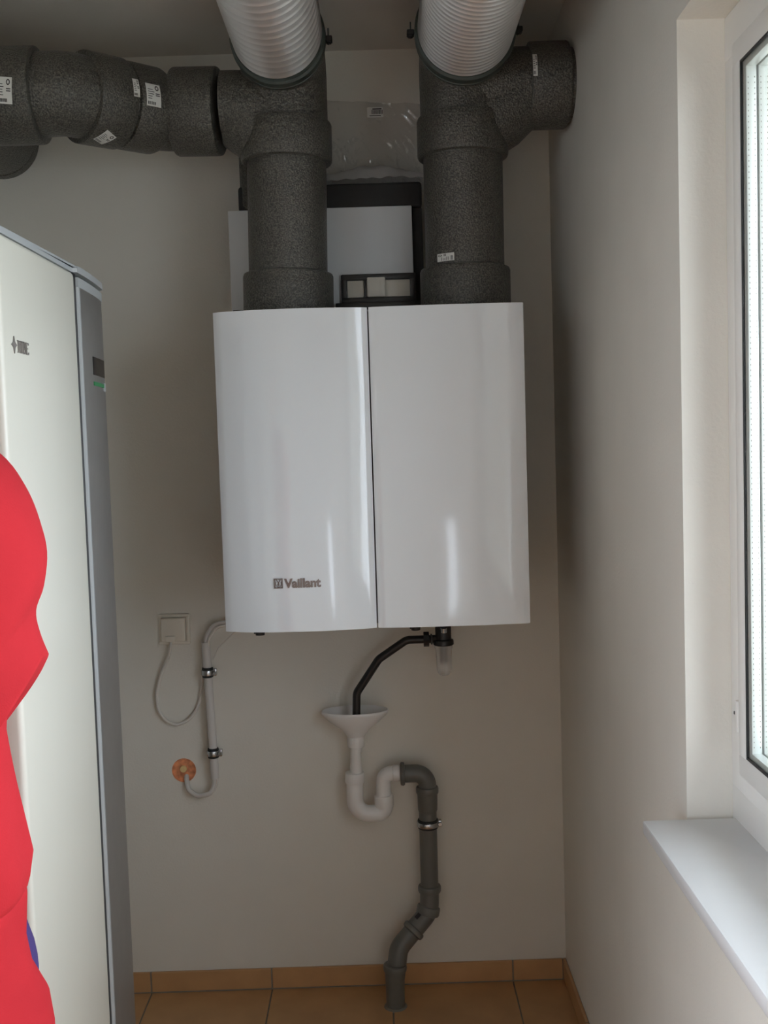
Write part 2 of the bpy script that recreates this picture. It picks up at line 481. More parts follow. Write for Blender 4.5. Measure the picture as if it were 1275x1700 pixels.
for k in range(2):
    x = FX - .0019 + k * .0185
    sp = obj('spacer_bar', frame_bm((x, g0 + .001, h0 + .001), (x + .0153, g1 - .001, h1 - .001), .010, 0, .001), M['spacer'], win)
    hb = BM()
    z = h0 + .02
    while z < h1 - .02:
        box(hb, (x + .0025, g1 - .0113, z), (x + .0035, g1 - .0106, z + .002)); box(hb, (x + .0120, g1 - .0113, z), (x + .0130, g1 - .0106, z + .002)); z += .008
    obj('perforation', hb, M['grout'], sp, 0)['kind'] = 'stuff'
obj('hinge_cover', mkbox((FX - .008, s1 + .002, 1.05), (FX + .01, s1 + .014, 1.10), .002), M['upvc'], win)
obj('drain_cap', mkbox((FX - .0045, s1 + .012, 1.073), (FX - .0, s1 + .030, 1.078), .001), M['gasket'], win)
# outside: ground and the eave over the window
struct('ground', mkbox((WALL_X + T, 6, -.5), (14, -10, -.3)), M['soil'], smooth=0)
struct('terrace', mkbox((LEFT_X - T, 6, -.3), (-12, -10, -.03)), M['soil'], smooth=0)
struct('trim_2', mkbox((WALL_X + T, 1.0, 2.50), (1.25, -5, 2.62)), M['plaster'], smooth=0)

# unseen rear door, its narrow glazed slot added for a reflection in the unit
door = bpy.data.objects.new('unseen_door_1', None); COL.objects.link(door); door['kind'] = 'structure'
bm = BM()
SX0, SX1, SZ0, SZ1 = .345, .462, .50, 1.06
box(bm, (DX0, REAR_Y - .07, .003), (SX0, REAR_Y - .03, DZ)); box(bm, (SX1, REAR_Y - .07, .003), (DX1, REAR_Y - .03, DZ))
box(bm, (SX0, REAR_Y - .07, .003), (SX1, REAR_Y - .03, SZ0)); box(bm, (SX0, REAR_Y - .07, SZ1), (SX1, REAR_Y - .03, DZ))
obj('leaf', bm, M['upvc'], door, 0)
obj('glass_pane', mkbox((SX0, REAR_Y - .052, SZ0), (SX1, REAR_Y - .048, SZ1)), M['glass'], door)
obj('handle', tube(rounded([(-.36, REAR_Y - .03, 1.05), (-.36, REAR_Y + .03, 1.05), (-.24, REAR_Y + .03, 1.05)], .015), .009, 16), M['zinc'], door)

# ================================================================== WALL-HUNG VENTILATION UNIT
UX0, UX1, UXM, UZ0, UZ1, UY = -0.357, 0.328, -0.0145, 1.104, 1.816, -0.55
unit = thing('ventilation_unit', 'glossy white two-door ventilation unit hung on the back wall', 'ventilation unit', (UXM, 0, UZ0))
obj('casing', mkbox((UX0 + .006, -.001, UZ0 + .004), (UX1 - .006, UY + .045, UZ1 - .004), .004), M['casing'], unit)
def door_panel(x0, x1, bulge, left):
    bm = BM(); nx, nz = 36, 44; e = .003
    back = UY + .040
    front = []
    for j in range(nz + 1):
        z = UZ0 + (UZ1 - UZ0) * j / nz; row = []
        for i in range(nx + 1):
            t = -1 + 2 * i / nx; x = x0 + (x1 - x0) * (i / nx)
            y = UY + bulge * t * t * (1 + .25 * t * t)/1.25
            if left: y += .012 * max(0, -t) ** 2 - .010
            y += .0006 * math.sin(z * 9.0 + 2.5 * t) * (abs(t) ** 3) + .00006 * math.sin(z * 23 + 4 * t)
            if i in (0, nx): y += .0025
            row.append(bm.verts.new((x, y, z)))
        front.append(row)
    for j in range(nz):
        for i in range(nx):
            bm.faces.new((front[j][i], front[j][i + 1], front[j + 1][i + 1], front[j + 1][i]))
    ring = front[0][:] + [front[j][nx] for j in range(1, nz)] + front[nz][::-1] + [front[j][0] for j in range(nz - 1, 0, -1)]
    bk = [bm.verts.new((vv.co.x, back, vv.co.z)) for vv in ring]
    n_ = len(ring)
    for k in range(n_): bm.faces.new((ring[k], bk[k], bk[(k + 1) % n_], ring[(k + 1) % n_]))
    bm.faces.new(bk)
    return bm
dl = obj('door', door_panel(UX0, UXM - .0016, .0200, True), M['white_gloss'], unit, 40)
dl['label'] = 'left door with the raised lettering'
dr = obj('door', door_panel(UXM + .0016, UX1, .0075, False), M['white_gloss'], unit, 40)
# lettering: emblem plate and word on the left door, following its curve
def on_left_door(x):
    t = -1 + 2 * (x - UX0) / (UXM - .0016 - UX0)
    return UY + .0200 * t * t * (1 + .25 * t * t) / 1.25 + .012 * max(0, -t) ** 2 - .010
let = text_bm('Vaillant', .0275, .0006, .0011, 1.0)
xs_ = [vv.co.x for vv in let.verts]; w0 = max(xs_) - min(xs_)
tx0, tx1 = -.2185, -.1370
sc_ = (tx1 - tx0) / w0
for vv in let.verts:
    X = tx0 + (vv.co.x - min(xs_)) * sc_
    z = 1.204 + vv.co.y
    vv.co = Vector((X, on_left_door(X) - .0012 - vv.co.z, z))
obj('lettering', let, M['letter'], dl, 20)
em = BM()
ex0, ex1, ez0, ez1 = -.2405, -.2215, 1.2025, 1.2245
ey = on_left_door(-.231)
for lo, hi in (((ex0, ez0), (ex1, ez0 + .0022)), ((ex0, ez1 - .0022), (ex1, ez1)), ((ex0, ez0), (ex0 + .0022, ez1)), ((ex1 - .0022, ez0), (ex1, ez1))):
    box(em, (lo[0], ey - .0035, lo[1]), (hi[0], ey + .0005, hi[1]), .0003, 1)
cx, cz = (ex0 + ex1) / 2, (ez0 + ez1) / 2
ring = []
for k in range(25):
    a = PI * (0.82 + 1.36 * k / 24)
    ring.append((cx + .0062 * math.cos(a), ey - .0014, cz - .0005 + .0074 * math.sin(a)))
loft(em, ring, .0008, 6)
# hare: head, two ears, body with forelegs
for c_, rx, rz in (((cx, cz + .0012), .0020, .0026), ((cx, cz - .0030), .0016, .0030)):
    prev = None
    cen = em.verts.new((c_[0], ey - .0024, c_[1])); vs = [em.verts.new((c_[0] + rx * math.cos(2 * PI * k / 14), ey - .0012, c_[1] + rz * math.sin(2 * PI * k / 14))) for k in range(14)]
    for k in range(14): em.faces.new((cen, vs[k], vs[(k + 1) % 14]))
for s in (-1, 1):
    loft(em, [(cx + s * .0010, ey - .0016, cz + .003), (cx + s * .0032, ey - .0016, cz + .0065), (cx + s * .0042, ey - .0016, cz + .0085)], [.0007, .0012, .0005], 6)
    loft(em, [(cx + s * .0014, ey - .0016, cz - .002), (cx + s * .0030, ey - .0016, cz - .0045)], [.0007, .0005], 6)
obj('emblem', em, M['letter'], dl, 30)
# cable glands and small fittings below
for x in (-.327, .083):
    f = BM(); loft(f, [(x, -.12, UZ0), (x, -.12, 1.040), (x, -.12, 1.040), (x, -.12, 1.022)], [.009, .009, .014, .012], 12)
    box(f, (x - .016, -.126, 1.026), (x - .006, -.114, 1.032), .001)
    obj('cable_gland', f, M['black'], unit)
obj('bracket', mkbox((-.347, -.26, UZ1 - .0039), (-.318, -.22, 1.853), .002), M['black'], unit)

# white rear box with foam top, standing on the unit behind the ducts
pb = thing('rear_box', 'white metal box with black foam lid behind the two upright ducts', 'box', (-.12, -.1, UZ1))
obj('body', mkbox((-.345, -.003, UZ1 - .0039), (.128, -.182, 2.103), .003), M['black_foam'], pb)
obj('cover', mkbox((-.357, -.180, UZ1 - .0039), (.1015, -.2, 2.106), .002), M['white_panel'], pb)
obj('foam_lid', mkbox((-.331, -.006, 2.103), (.128, -.195, 2.166), .008, 3), M['black_foam'], pb)
obj('spigot', tube([(-.285, -.17, 2.11), (-.285, -.17, 2.118), (-.285, -.17, 2.24)], [.036, .043, .043], 28), M['foam'], pb)
hb = frame_bm((-.080, -.216, 1.866), (.106, -.2, 1.938), .015, 1, .003)
hf = obj('handle_frame', hb, M['black'], pb)
obj('insert', mkbox((-.068, -.2065, 1.878), (.094, -.2, 1.926), .001), M['white_plastic'], pb)
obj('grip_block', mkbox((-.016, -.221, 1.880), (.030, -.2, 1.929), .003), M['white_plastic'], pb)
obj('cross_bar', mkbox((-.024, -.214, 1.876), (-.017, -.2, 1.930), .001), M['black'], pb)
obj('base_rail', mkbox((-.095, -.225, 1.852), (.125, -.2, 1.867), .002), M['black'], pb)

# clear plastic bag on the lid
bm = BM(); nu, nv = 70, 60; gf = []
BX0, BX1, BZ0, BZ1 = -.125, .150, 2.167, 2.425
for j in range(nv + 1):
    row = []; v_ = j / nv
    for i in range(nu + 1):
        u_ = i / nu
        x = BX0 + (BX1 - BX0) * u_ + .01 * math.sin(v_ * 7) * (1 - u_)
        z = BZ0 + (BZ1 - BZ0) * v_ - .012 * (1 - v_) * abs(math.sin(u_ * 9))*0 - .018 * u_ * v_ * v_
        bul = .11 * (1 - v_) ** 1.6 * (math.sin(PI * min(1, max(0, u_))) ** .5) + .008
        nz_ = noise.noise(Vector((x * 24, z * 14, 1.3))) * .014 + (1 - abs(noise.noise(Vector((x * 44 + z * 20, z * 16, 5))))) ** 6 * .014 * (1.3 - v_)
        row.append(bm.verts.new((x, -(.006 + bul + max(-.004, nz_) + .004), z)))
    gf.append(row)
for j in range(nv):
    for i in range(nu): bm.faces.new((gf[j][i], gf[j][i + 1], gf[j + 1][i + 1], gf[j + 1][i]))
bag = thing('plastic_bag', 'crumpled clear plastic bag between the upright ducts on the foam lid', 'bag', (0, -.06, 2.166))
obj('film', bm, M['bag'], bag, 180)
# folded film lying at the bag's foot
bm = BM(); g2 = []
for j in range(17):
    row = []
    for i in range(41):
        u_ = i / 40; v_ = j / 16
        x = -.118 + .255 * u_; y = -.195 + .17 * v_
        z = 2.169 + .055 * math.sin(PI * v_ * .9 + .15) * (.6 + .4 * math.sin(PI * u_)) + .012 * noise.noise(Vector((x * 30, y * 26, 2)))
        row.append(bm.verts.new((x, y, max(2.168, z))))
    g2.append(row)
for j in range(16):
    for i in range(40): bm.faces.new((g2[j][i], g2[j][i + 1], g2[j + 1][i + 1], g2[j + 1][i]))
obj('folded_film', bm, M['hazy_film'], bag, 180)
bp_ = BM(); box(bp_, (-.002, -.034, 2.372), (.040, -.0335, 2.398))
lb = obj('label_sticker', bp_, M['paper'], bag, 0); lb['label'] = 'small white barcode label'
pr = BM(); x = .010
while x < .038:
    box(pr, (x, -.0345, 2.380), (x + .0016, -.0340, 2.391)); x += random.choice((.0026, .0034))
box(pr, (.012, -.0345, 2.392), (.036, -.034, 2.3945)); box(pr, (.004, -.0345, 2.375), (.034, -.034, 2.3768))
obj('label_print', pr, M['ink'], lb, 0)

# ================================================================== FOAM DUCTS
YD = -.33
RP, RC, RT = .0937, .1075, .0985
def upright(x0, x1, side, label):
    d = thing('foam_air_duct', label, 'duct', (x0, YD, UZ1), 'upright foam ducts on the unit')
    L = lambda z: Vector((x0 + (x1 - x0) * (z - 1.855) / .42, YD, z))
    sx_ = x1
    obj('pipe', tube([L(UZ1), L(2.195)], RP, 48), M['foam'], d)
    obj('collar', sleeve(BM(), L(UZ1), L(1.926), RC, RP - .004, .008, 48), M['foam'], d)
    obj('collar', sleeve(BM(), L(2.183), L(2.277), RC, RP - .004, .007, 48), M['foam'], d)
    pts = [(sx_, YD, 2.27), (sx_, YD, 2.335), (sx_, YD - .012, 2.375), (sx_, YD - .045, 2.408), (sx_, YD - .085, 2.421), (sx_, YD - .1095, 2.421)]
    obj('elbow', tube(pts, [RT, RT, RT * 1.01, RT * 1.01, RT, RT], 48), M['foam'], d)
    return d
left = upright(-.2035, -.194, -1, 'left dark grey foam duct rising from the unit under the wider-ribbed aluminium duct')
rightd = upright(.2195, .222, 1, 'right dark grey foam duct rising from the unit with a stub into the right wall')
# branch of the left duct
bz = 2.318
obj('branch', tube([(-.19, YD, 2.305), (-.27, YD, 2.310), (-.320, YD + .011, bz), (-.340, YD + .012, bz)], [.085, .089, .0865, .0865], 44), M['foam'], left)
obj('gusset', tube([(-.205, YD, 2.235), (-.275, YD, 2.285), (-.298, YD + .003, 2.300)], [.085, .0855, .083], 36), M['foam'], left)
# branch of the right duct, ending in a collar at the wall
rz = 2.346
obj('branch', tube([(.22, YD, rz - .01), (.30, YD, rz - .006), (.345, YD, rz), (.380, YD, rz)], [.090, .094, .0885, .0885], 44), M['foam'], rightd)
obj('gusset', tube([(.24, YD, 2.245), (.305, YD, 2.285), (.372, YD, rz)], [.085, .0865, .085], 36), M['foam'], rightd)
obj('collar', sleeve(BM(), (.3775, YD, rz), (.470, YD, rz), .0985, .084, .005, 48), M['foam'], rightd)
obj('pipe', tube([(.44, YD, rz), (WALL_X + .02, YD, rz)], .084, 40), M['foam'], rightd)

# left run along the wall
run = thing('foam_pipe_run', 'jointed dark grey foam pipe run from the left duct into the back wall', 'duct', (-.7, -.4, 2.31))
RL, RLC = .0895, .1035
P0 = Vector((-.351, -.309, 2.316)); P1 = Vector((-.460, -.300, 2.320))
obj('collar', sleeve(BM(), P0, P1, .1010, .084, .006, 48), M['foam'], run)
A1 = Vector((-.492, -.300, 2.319)); A2 = Vector((-.655, -.463, 2.314)); A3 = Vector((-.700, -.49, 2.309)); A4 = Vector((-.985, -.49, 2.307))
obj('elbow', tube(rounded([P1 + Vector((.02, 0, 0)), A1 + Vector((.012, .006, 0)), A1 + (A2 - A1) * .35], .05), .0865, 44), M['foam'], run)
dv = (A2 - A1).normalized()
c2a = A1 + dv * .020; c2b = A1 + dv * .118; c3b = A2 - dv * .012
obj('collar', sleeve(BM(), c2a, c2b, .0985, .08, .012, 48), M['foam'], run)
obj('pipe', tube([c2b - dv * .03, c2b + dv * .03], .089, 44), M['foam'], run)
obj('collar', sleeve(BM(), c2b + dv * .006, c3b, .1010, .08, .004, 48), M['foam'], run)
LC = Vector((-.722, -.49, 2.308))
obj('elbow', tube(rounded([c3b - dv * .03, A2 + dv * .028, LC + Vector((-.03, 0, 0))], .06), RL, 44), M['foam'], run)
obj('collar', sleeve(BM(), LC, LC + Vector((-.14, 0, 0)), RLC, .085, .005, 48), M['foam'], run)
obj('elbow', tube(rounded([LC + Vector((-.12, 0, 0)), (-.965, -.49, 2.330), (-.965, -.06, 2.345)], .10, 10), .0975, 44), M['foam'], run)
wc = BM()
prof = [(.0, .06), (.0, .098), (.030, .098), (.034, .094), (.034, .074), (.046, .072), (.046, .093), (.088, .095), (.094, .090), (.094, .05)]
loft(wc, [(-.975, -.002 - t, 2.347) for t, _ in prof], [r_ for _, r_ in prof], 48)
obj('wall_collar', wc, M['foam'], run)

# labels on the foam
def nrm(c): return (CAM_LOC - Vector(c))
sticker(run, (-.769, -.49, 2.3075), (-1, 0, 0), RLC, (0.10, -.88, -.16), .031, .054, roll=PI + .10)
cm = (c2b + c3b) / 2
sticker(run, c2b + dv * .016, dv, .1011, (-.34, -.86, .02) , .016, .040, roll=PI)
sticker(run, A1 + dv * .088, dv, .0986, (.36, -.86, .02), .038, .050, roll=PI)
sticker(run, (c2b + c3b) / 2 + dv * .016, dv, .1011, (.10, -.42, -.90), .036, .040, roll=PI + .5)
sticker(rightd, (.3835, YD, rz), (1, 0, 0), .0988, (0, -.98, .18), .010, .052, roll=0)
sticker(rightd, (.2175, YD, 1.941), (0, 0, 1), RP, (-.56, -.92, 0), .018, .044, roll=0)

# ================================================================== ALUMINIUM DUCTS
def spiral_duct(x, z, r, pitch, depth, label, yend):
    d = thing('aluminium_duct', label, 'duct', (x, -.45, z), 'spiral aluminium ducts under the ceiling')
    y0 = -.480
    prof = [(0, .2), (.05, 1), (.12, 1), (.17, .2), (.45, -.1), (.72, -.1)]
    n = 64; bm = BM(); rings = []
    turns = int((y0 - yend) / pitch)
    for k in range(turns):
        for f, hgt in prof:
            ring = []
            for j in range(n):
                a = 2 * PI * j / n
                yy = y0 - (k + f + j / n) * pitch
                ring.append(bm.verts.new((x + (r - depth + hgt * depth) * math.cos(a), yy, z + (r - depth + hgt * depth) * math.sin(a))))
            rings.append(ring)
    for a_, c_ in zip(rings, rings[1:]):
        for j in range(n - 1): bm.faces.new((a_[j], a_[j + 1], c_[j + 1], c_[j]))
    L_ = len(prof)
    for q in range(len(rings) - L_):
        bm.faces.new((rings[q][n - 1], rings[q + L_][0], rings[q + L_ + 1][0], rings[q + 1][n - 1])) if q + L_ + 1 < len(rings) else None
    obj('spiral_tube', bm, M['aluminium'], d, 60)
    # soft band and clamp where the tube meets the foam elbow
    bnd = BM()
    pr_ = [(0, .05), (0, r - .001), (.006, r + .005), (.014, r + .0055), (.016, r + .002), (.022, r + .002), (.024, r + .0065), (.046, r + .006), (.050, r + .001), (.050, r - .01)]
    loft(bnd, [(x, -.440 - t, z) for t, _ in pr_], [q for _, q in pr_], 56)
    obj('seal_ring', bnd, M['ring'], d)
    return d
DZ1 = 2.424
ld = spiral_duct(-.195, DZ1, .1005, .0330, .0022, 'left aluminium duct with wider spaced ribs under the ceiling', REAR_Y + .02)
rd = spiral_duct(.222, DZ1 + .003, .1070, .0200, .0018, 'right aluminium duct with closely spaced ribs under the ceiling', REAR_Y + .02)
def clamp_ear(parent, x, z, s):
    c_ = BM()
    box(c_, (x, -.476, z - .006), (x + s * .016, -.452, z + .005), .002)
    box(c_, (x + s * .003, -.474, z - .009), (x + s * .013, -.456, z - .005), .001)
    obj('clamp_ear', c_, M['rubber'], parent)
    obj('bolt', tube([(x + s * .008, -.464, z - .012), (x + s * .008, -.464, z + .024)], .0022, 8), M['zinc'], parent)
clamp_ear(ld, -.0905, DZ1 - .004, 1)
clamp_ear(rd, .1085, DZ1 + .004, -1)
clamp_ear(rd, .3345, DZ1 + .004, 1)

# ================================================================== CONDENSATE TRAP UNDER THE UNIT
tr = thing('condensate_trap', 'black condensate trap with clear cup and bent black hose under the unit', 'trap', (.155, -.12, UZ0))
obj('trap_body', lathe(BM(), (.155, -.12, 0), [(0, 1.103), (.016, 1.103), (.016, 1.06), (.021, 1.055), (.021, .996), (.026, .994), (.027, .990), (.027, .982), (.025, .980), (0, .980)], 28), M['black'], tr)
cup = lathe(BM(), (.155, -.12, 0), [(.0235, .982), (.0235, .972), (.0215, .968), (.0195, .915), (.017, .906), (.012, .900), (0, .8995)], 28)
cp = obj('cup', cup, M['cup'], tr); cp['label'] = 'clear plastic cup'
obj('dip_tube', lathe(BM(), (.155, -.12, 0), [(0, .982), (.010, .982), (.0095, .934), (0, .934)], 18), mat('smoked_plastic', (110, 110, 112), .4), tr)
obj('cup_clip', tube([(.155, -.142, 1.018), (.155, -.1445, 1.030)], .009, 12), M['zinc'], tr)
nut = BM()
loft(nut, [(.140, -.12, .9965), (.117, -.12, .9965), (.117, -.12, .9965), (.103, -.12, .9965), (.103, -.12, .9965)], [.011, .011, .020, .020, .011], 8)
box(nut, (.121, -.134, .984), (.126, -.106, 1.009), .002)
obj('union_nut', nut, M['black'], tr, 25)
hp = rounded([(.118, -.12, .9965), (.058, -.12, .9965), (-.017, -.108, .945), (-.079, -.09, .852), (-.082, -.088, .785)], [0, .03, .04, .03, 0])
obj('outlet_hose', tube(hp, .0108, 20), M['black'], tr)

# ================================================================== WHITE FUNNEL TRAP
fn = thing('funnel_trap', 'white plastic funnel with white bent trap pipe on the back wall', 'drain', (-.088, -.08, .70))
FC = (-.0865, -.058, 0)
def oval(prof, n=44):
    bm = BM(); rings = []
    for rx, ry, h in prof:
        rings.append([bm.verts.new((FC[0] + rx * math.cos(2 * PI * j / n), FC[1] + ry * math.sin(2 * PI * j / n), h)) for j in range(n)])
    for a_, c_ in zip(rings, rings[1:]):
        for j in range(n): bm.faces.new((a_[j], a_[(j + 1) % n], c_[(j + 1) % n], c_[j]))
    return bm
obj('funnel', oval([(.019, .019, .722), (.023, .022, .726), (.028, .026, .735), (.044, .037, .753), (.068, .047, .7685), (.0865, .0535, .785), (.0905, .055, .791), (.0905, .055, .796), (.0885, .0535, .7985), (.0865, .0515, .796), (.084, .049, .786), (.074, .045, .774), (.052, .036, .757), (.022, .020, .737), (.016, .016, .72)]), M['white_pvc'], fn)
cxf = -.0865
tailp = BM(); loft(tailp, [(cxf, -.06, .74), (cxf, -.06, .697), (cxf - .001, -.06, .697), (cxf - .002, -.06, .60)], [.0215, .0205, .0185, .0185], 28)
obj('tailpiece', tailp, M['white_pvc'], fn)
obj('nut', sleeve(BM(), (cxf, -.06, .727), (cxf, -.06, .698), .0228, .017, .003, 28), M['white_pvc'], fn)
obj('nut', sleeve(BM(), (-.0925, -.06, .628), (-.0935, -.06, .598), .0258, .017, .003, 28), M['white_pvc'], fn)
ub = rounded([(-.0925, -.06, .612), (-.0945, -.06, .512), (-.014, -.06, .512), (-.0155, -.06, .552)], [0, .046, .046, 0], 10)
obj('u_bend', tube(ub, .0225, 28), M['white_pvc'], fn)
obj('nut', sleeve(BM(), (-.0158, -.06, .563), (-.0150, -.06, .530), .0258, .016, .003, 28), M['white_pvc'], fn)
od = rounded([(-.0155, -.06, .545), (-.0155, -.06, .621), (.030, -.06, .6215)], [0, .034, 0], 10)
obj('outlet_bend', tube(od, .0202, 28), M['white_pvc'], fn)
obj('outlet_collar', sleeve(BM(), (.0105, -.06, .6215), (.0305, -.06, .6215), .0222, .016, .002, 28), M['white_pvc'], fn)

# ================================================================== GREY DRAIN PIPE
gp = thing('drain_pipe', 'grey plastic drain pipe running down the back wall into the floor', 'pipe', (0, -.12, 0))
GY = -.062; GR = .0240
obj('elbow', tube(rounded([(.036, GY, .6195), (.104, GY, .6195), (.103, GY, .545)], [0, .042, 0], 10), GR, 32), M['grey_pvc'], gp)
obj('socket_rim', sleeve(BM(), (.0312, GY, .6195), (.0430, GY, .6195), .0315, .021, .004, 32), M['grey_pvc'], gp)
obj('socket_rim', sleeve(BM(), (.103, GY, .583), (.1028, GY, .562), .0305, .021, .005, 32), M['grey_pvc'], gp)
obj('socket', tube([(.103, GY, .570), (.1026, GY, .520), (.1026, GY, .512)], [.0275, .0265, .0240], 32), M['grey_pvc'], gp)
obj('pipe', tube([(.1026, GY, .54), (.1015, GY, .28)], GR, 32), M['grey_pvc'], gp)
obj('socket_rim', sleeve(BM(), (.1015, GY, .309), (.1013, GY, .288), .0315, .021, .006, 32), M['grey_pvc'], gp)
B0 = Vector((.1012, GY, .30)); B1 = Vector((.0995, GY - .006, .238)); B2 = Vector((.012, GY - .045, .155)); B3 = Vector((.0005, GY - .058, .10)); B4 = Vector((-.001, GY - .058, .02))
obj('bend', tube(rounded([B0, B1, B1 + (B2 - B1) * .55], [0, .055, 0], 8), .0258, 32), M['grey_pvc'], gp)
obj('socket_rim', sleeve(BM(), (.0985, GY - .004, .252), (.0925, GY - .008, .228), .0318, .021, .005, 32), M['grey_pvc'], gp)
e = (B2 - B1).normalized()
obj('socket_rim', sleeve(BM(), B1 + e * .058, B1 + e * .075, .0315, .021, .005, 32), M['grey_pvc'], gp)
obj('bend', tube(rounded([B1 + e * .05, B2, B3 + Vector((0, 0, -.02))], [0, .05, 0], 8), .0255, 32), M['grey_pvc'], gp)
obj('socket_rim', sleeve(BM(), (.0005, GY - .058, .118), (.0, GY - .058, .098), .0318, .021, .006, 32), M['grey_pvc'], gp)
obj('pipe', tube([(.0, GY - .058, .105), (-.001, GY - .058, .10), (-.001, GY - .058, -.0)], [.0275, .0265, .0245], 32), M['grey_pvc'], gp)
obj('floor_seal', lathe(BM(), (-.001, GY - .058, 0), [(.0235, .004), (.028, .004), (.031, .001), (.032, -.002)], 32), M['grout'], gp)
lbm = BM(); cyl_patch(lbm, B1 + e * .032, e, .0262, (-.75, -.65, .2), .016, .012)
obj('label_sticker', lbm, M['ink'], gp)

# ================================================================== PIPE CLAMPS
def clamp(c, r, label, cat='clamp', tilt=0.0, w=.016):
    d = thing('pipe_clamp', label, cat, c)
    x, y, z = c
    obj('rubber_lining', sleeve(BM(), (x, y, z - w * .62), (x, y, z + w * .62), r + .0035, r - .002, .002, 32), M['rubber'], d)
    obj('steel_band', sleeve(BM(), (x, y, z - w * .33), (x, y, z + w * .33), r + .0062, r + .001, .001, 32), M['zinc'], d)
    ear = BM(); box(ear, (x + r + .003, y - .006, z - w * .42), (x + r + .013, y + .010, z + w * .42), .0015)
    obj('ear', ear, M['zinc'], d)
    obj('screw', tube([(x + r + .0085, y - .012, z), (x + r + .0085, y - .006, z), (x + r + .0085, y - .006, z), (x + r + .0085, y + .014, z)], [.0048, .0052, .0026, .0026], 12), M['zinc'], d)
    obj('wall_stud', tube([(x, y + r, z), (x, .01, z)], .004, 10), M['zinc'], d)
    return d
clamp((.1022, GY, .480), GR, 'zinc pipe clamp with black rubber lining round the grey drain pipe', w=.020)

# ================================================================== CONDUIT, CABLES, SOCKET
CY = -.034
cd = thing('cable_conduit', 'pale grey plastic cable conduit on the wall left below the unit', 'conduit', (-.48, CY, .62))
cbm = tube([(-.4855, CY, .992), (-.4755, CY, .615)], .0115, 24)
obj('tube', cbm, M['conduit'], cd)
obj('cable', tube(rounded([(-.4855, CY, .98), (-.4850, CY, 1.005), (-.462, CY, 1.042), (-.42, CY, 1.046), (-.36, CY - .02, 1.075), (-.34, CY - .04, 1.1035)], .035), .0052, 14), M['conduit'], cd)
obj('cable', tube(rounded([(-.479, CY - .004, .98), (-.477, CY - .004, 1.000), (-.452, CY, 1.034), (-.41, CY, 1.038), (-.35, CY - .02, 1.065), (-.33, CY - .04, 1.1035)], .03), .0044, 12), M['cable'], cd)
obj('sleeve_bend', tube(rounded([(-.4755, CY, .625), (-.4765, CY, .600), (-.489, CY, .572), (-.525, CY + .002, .566), (-.552, CY + .012, .580), (-.560, -.004, .610), (-.560, .04, .622)], .025), .0066, 16), M['conduit'], cd)
obj('cable', tube(rounded([(-.4700, CY - .004, .618), (-.470, CY - .004, .600), (-.483, CY - .003, .578), (-.51, CY, .568)], .02), .0034, 10), M['cable'], cd)
clamp((-.4836, CY, .909), .0115, 'upper zinc clamp on the pale cable conduit', w=.022)
clamp((-.4775, CY, .686), .0115, 'lower zinc clamp on the pale cable conduit', w=.022)
tc_ = tag(obj('thin_wire', tube(rounded([(-.4675, CY - .002, .945), (-.450, CY - .004, .978), (-.412, CY - .01, 1.012), (-.37, CY - .05, 1.05), (-.35, CY - .08, 1.1035)], .05), .0018, 8), M['cable']), 'thin grey wire curving from the conduit up under the unit', 'wire')

so = thing('wall_socket', 'square white wall socket on the back wall left below the unit', 'socket', (-.574, 0, 1.025))
obj('frame', frame_bm((-.617, -.010, .983), (-.5315, -.0002, 1.0675), .010, 1, .003), M['white_plastic'], so)
obj('face', mkbox((-.609, -.0065, .991), (-.540, -.0002, 1.059), .001), M['white_plastic'], so)
pc = thing('power_cable', 'white plug and looping white power cable in the wall socket', 'cable', (-.575, -.01, .77))
pg = BM(); box(pg, (-.6085, -.021, .9935), (-.5425, -.0068, 1.0575), .003); box(pg, (-.598, -.026, .9925), (-.570, -.010, 1.010), .004)
obj('plug', pg, M['white_plastic'], pc)
obj('flex', tube(rounded([(-.583, -.020, 1.002), (-.583, -.020, .985), (-.589, -.020, .955), (-.612, -.018, .908), (-.6285, -.016, .853), (-.627, -.016, .806), (-.607, -.015, .773), (-.579, -.015, .760), (-.546, -.014, .772), (-.521, -.012, .801), (-.510, -.008, .834), (-.502, -.008, .885), (-.499, -.008, .97)], .05, 5), .0042, 14), M['cable'], pc)

jb = thing('junction_box', 'round orange junction box sunk in the wall beside the conduit', 'junction box', (HX, .02, HZ))
obj('ring', lathe_y := tube([(HX, -.0012, HZ), (HX, -.0012, HZ), (HX, .012, HZ), (HX, .012, HZ)], [.0305, .0333, .0333, .0305], 32, cap=False), M['orange'], jb)
obj('cup', tube([(HX, .003, HZ), (HX, .022, HZ), (HX, .022, HZ), (HX, .024, HZ)], [.0325, .031, .0305, .0305], 32), M['orange'], jb)
obj('plaster_dab', tube([(HX - .002, -.0016, HZ + .003), (HX - .002, .004, HZ + .003)], [.0088, .010], 20), M['disc'], jb)

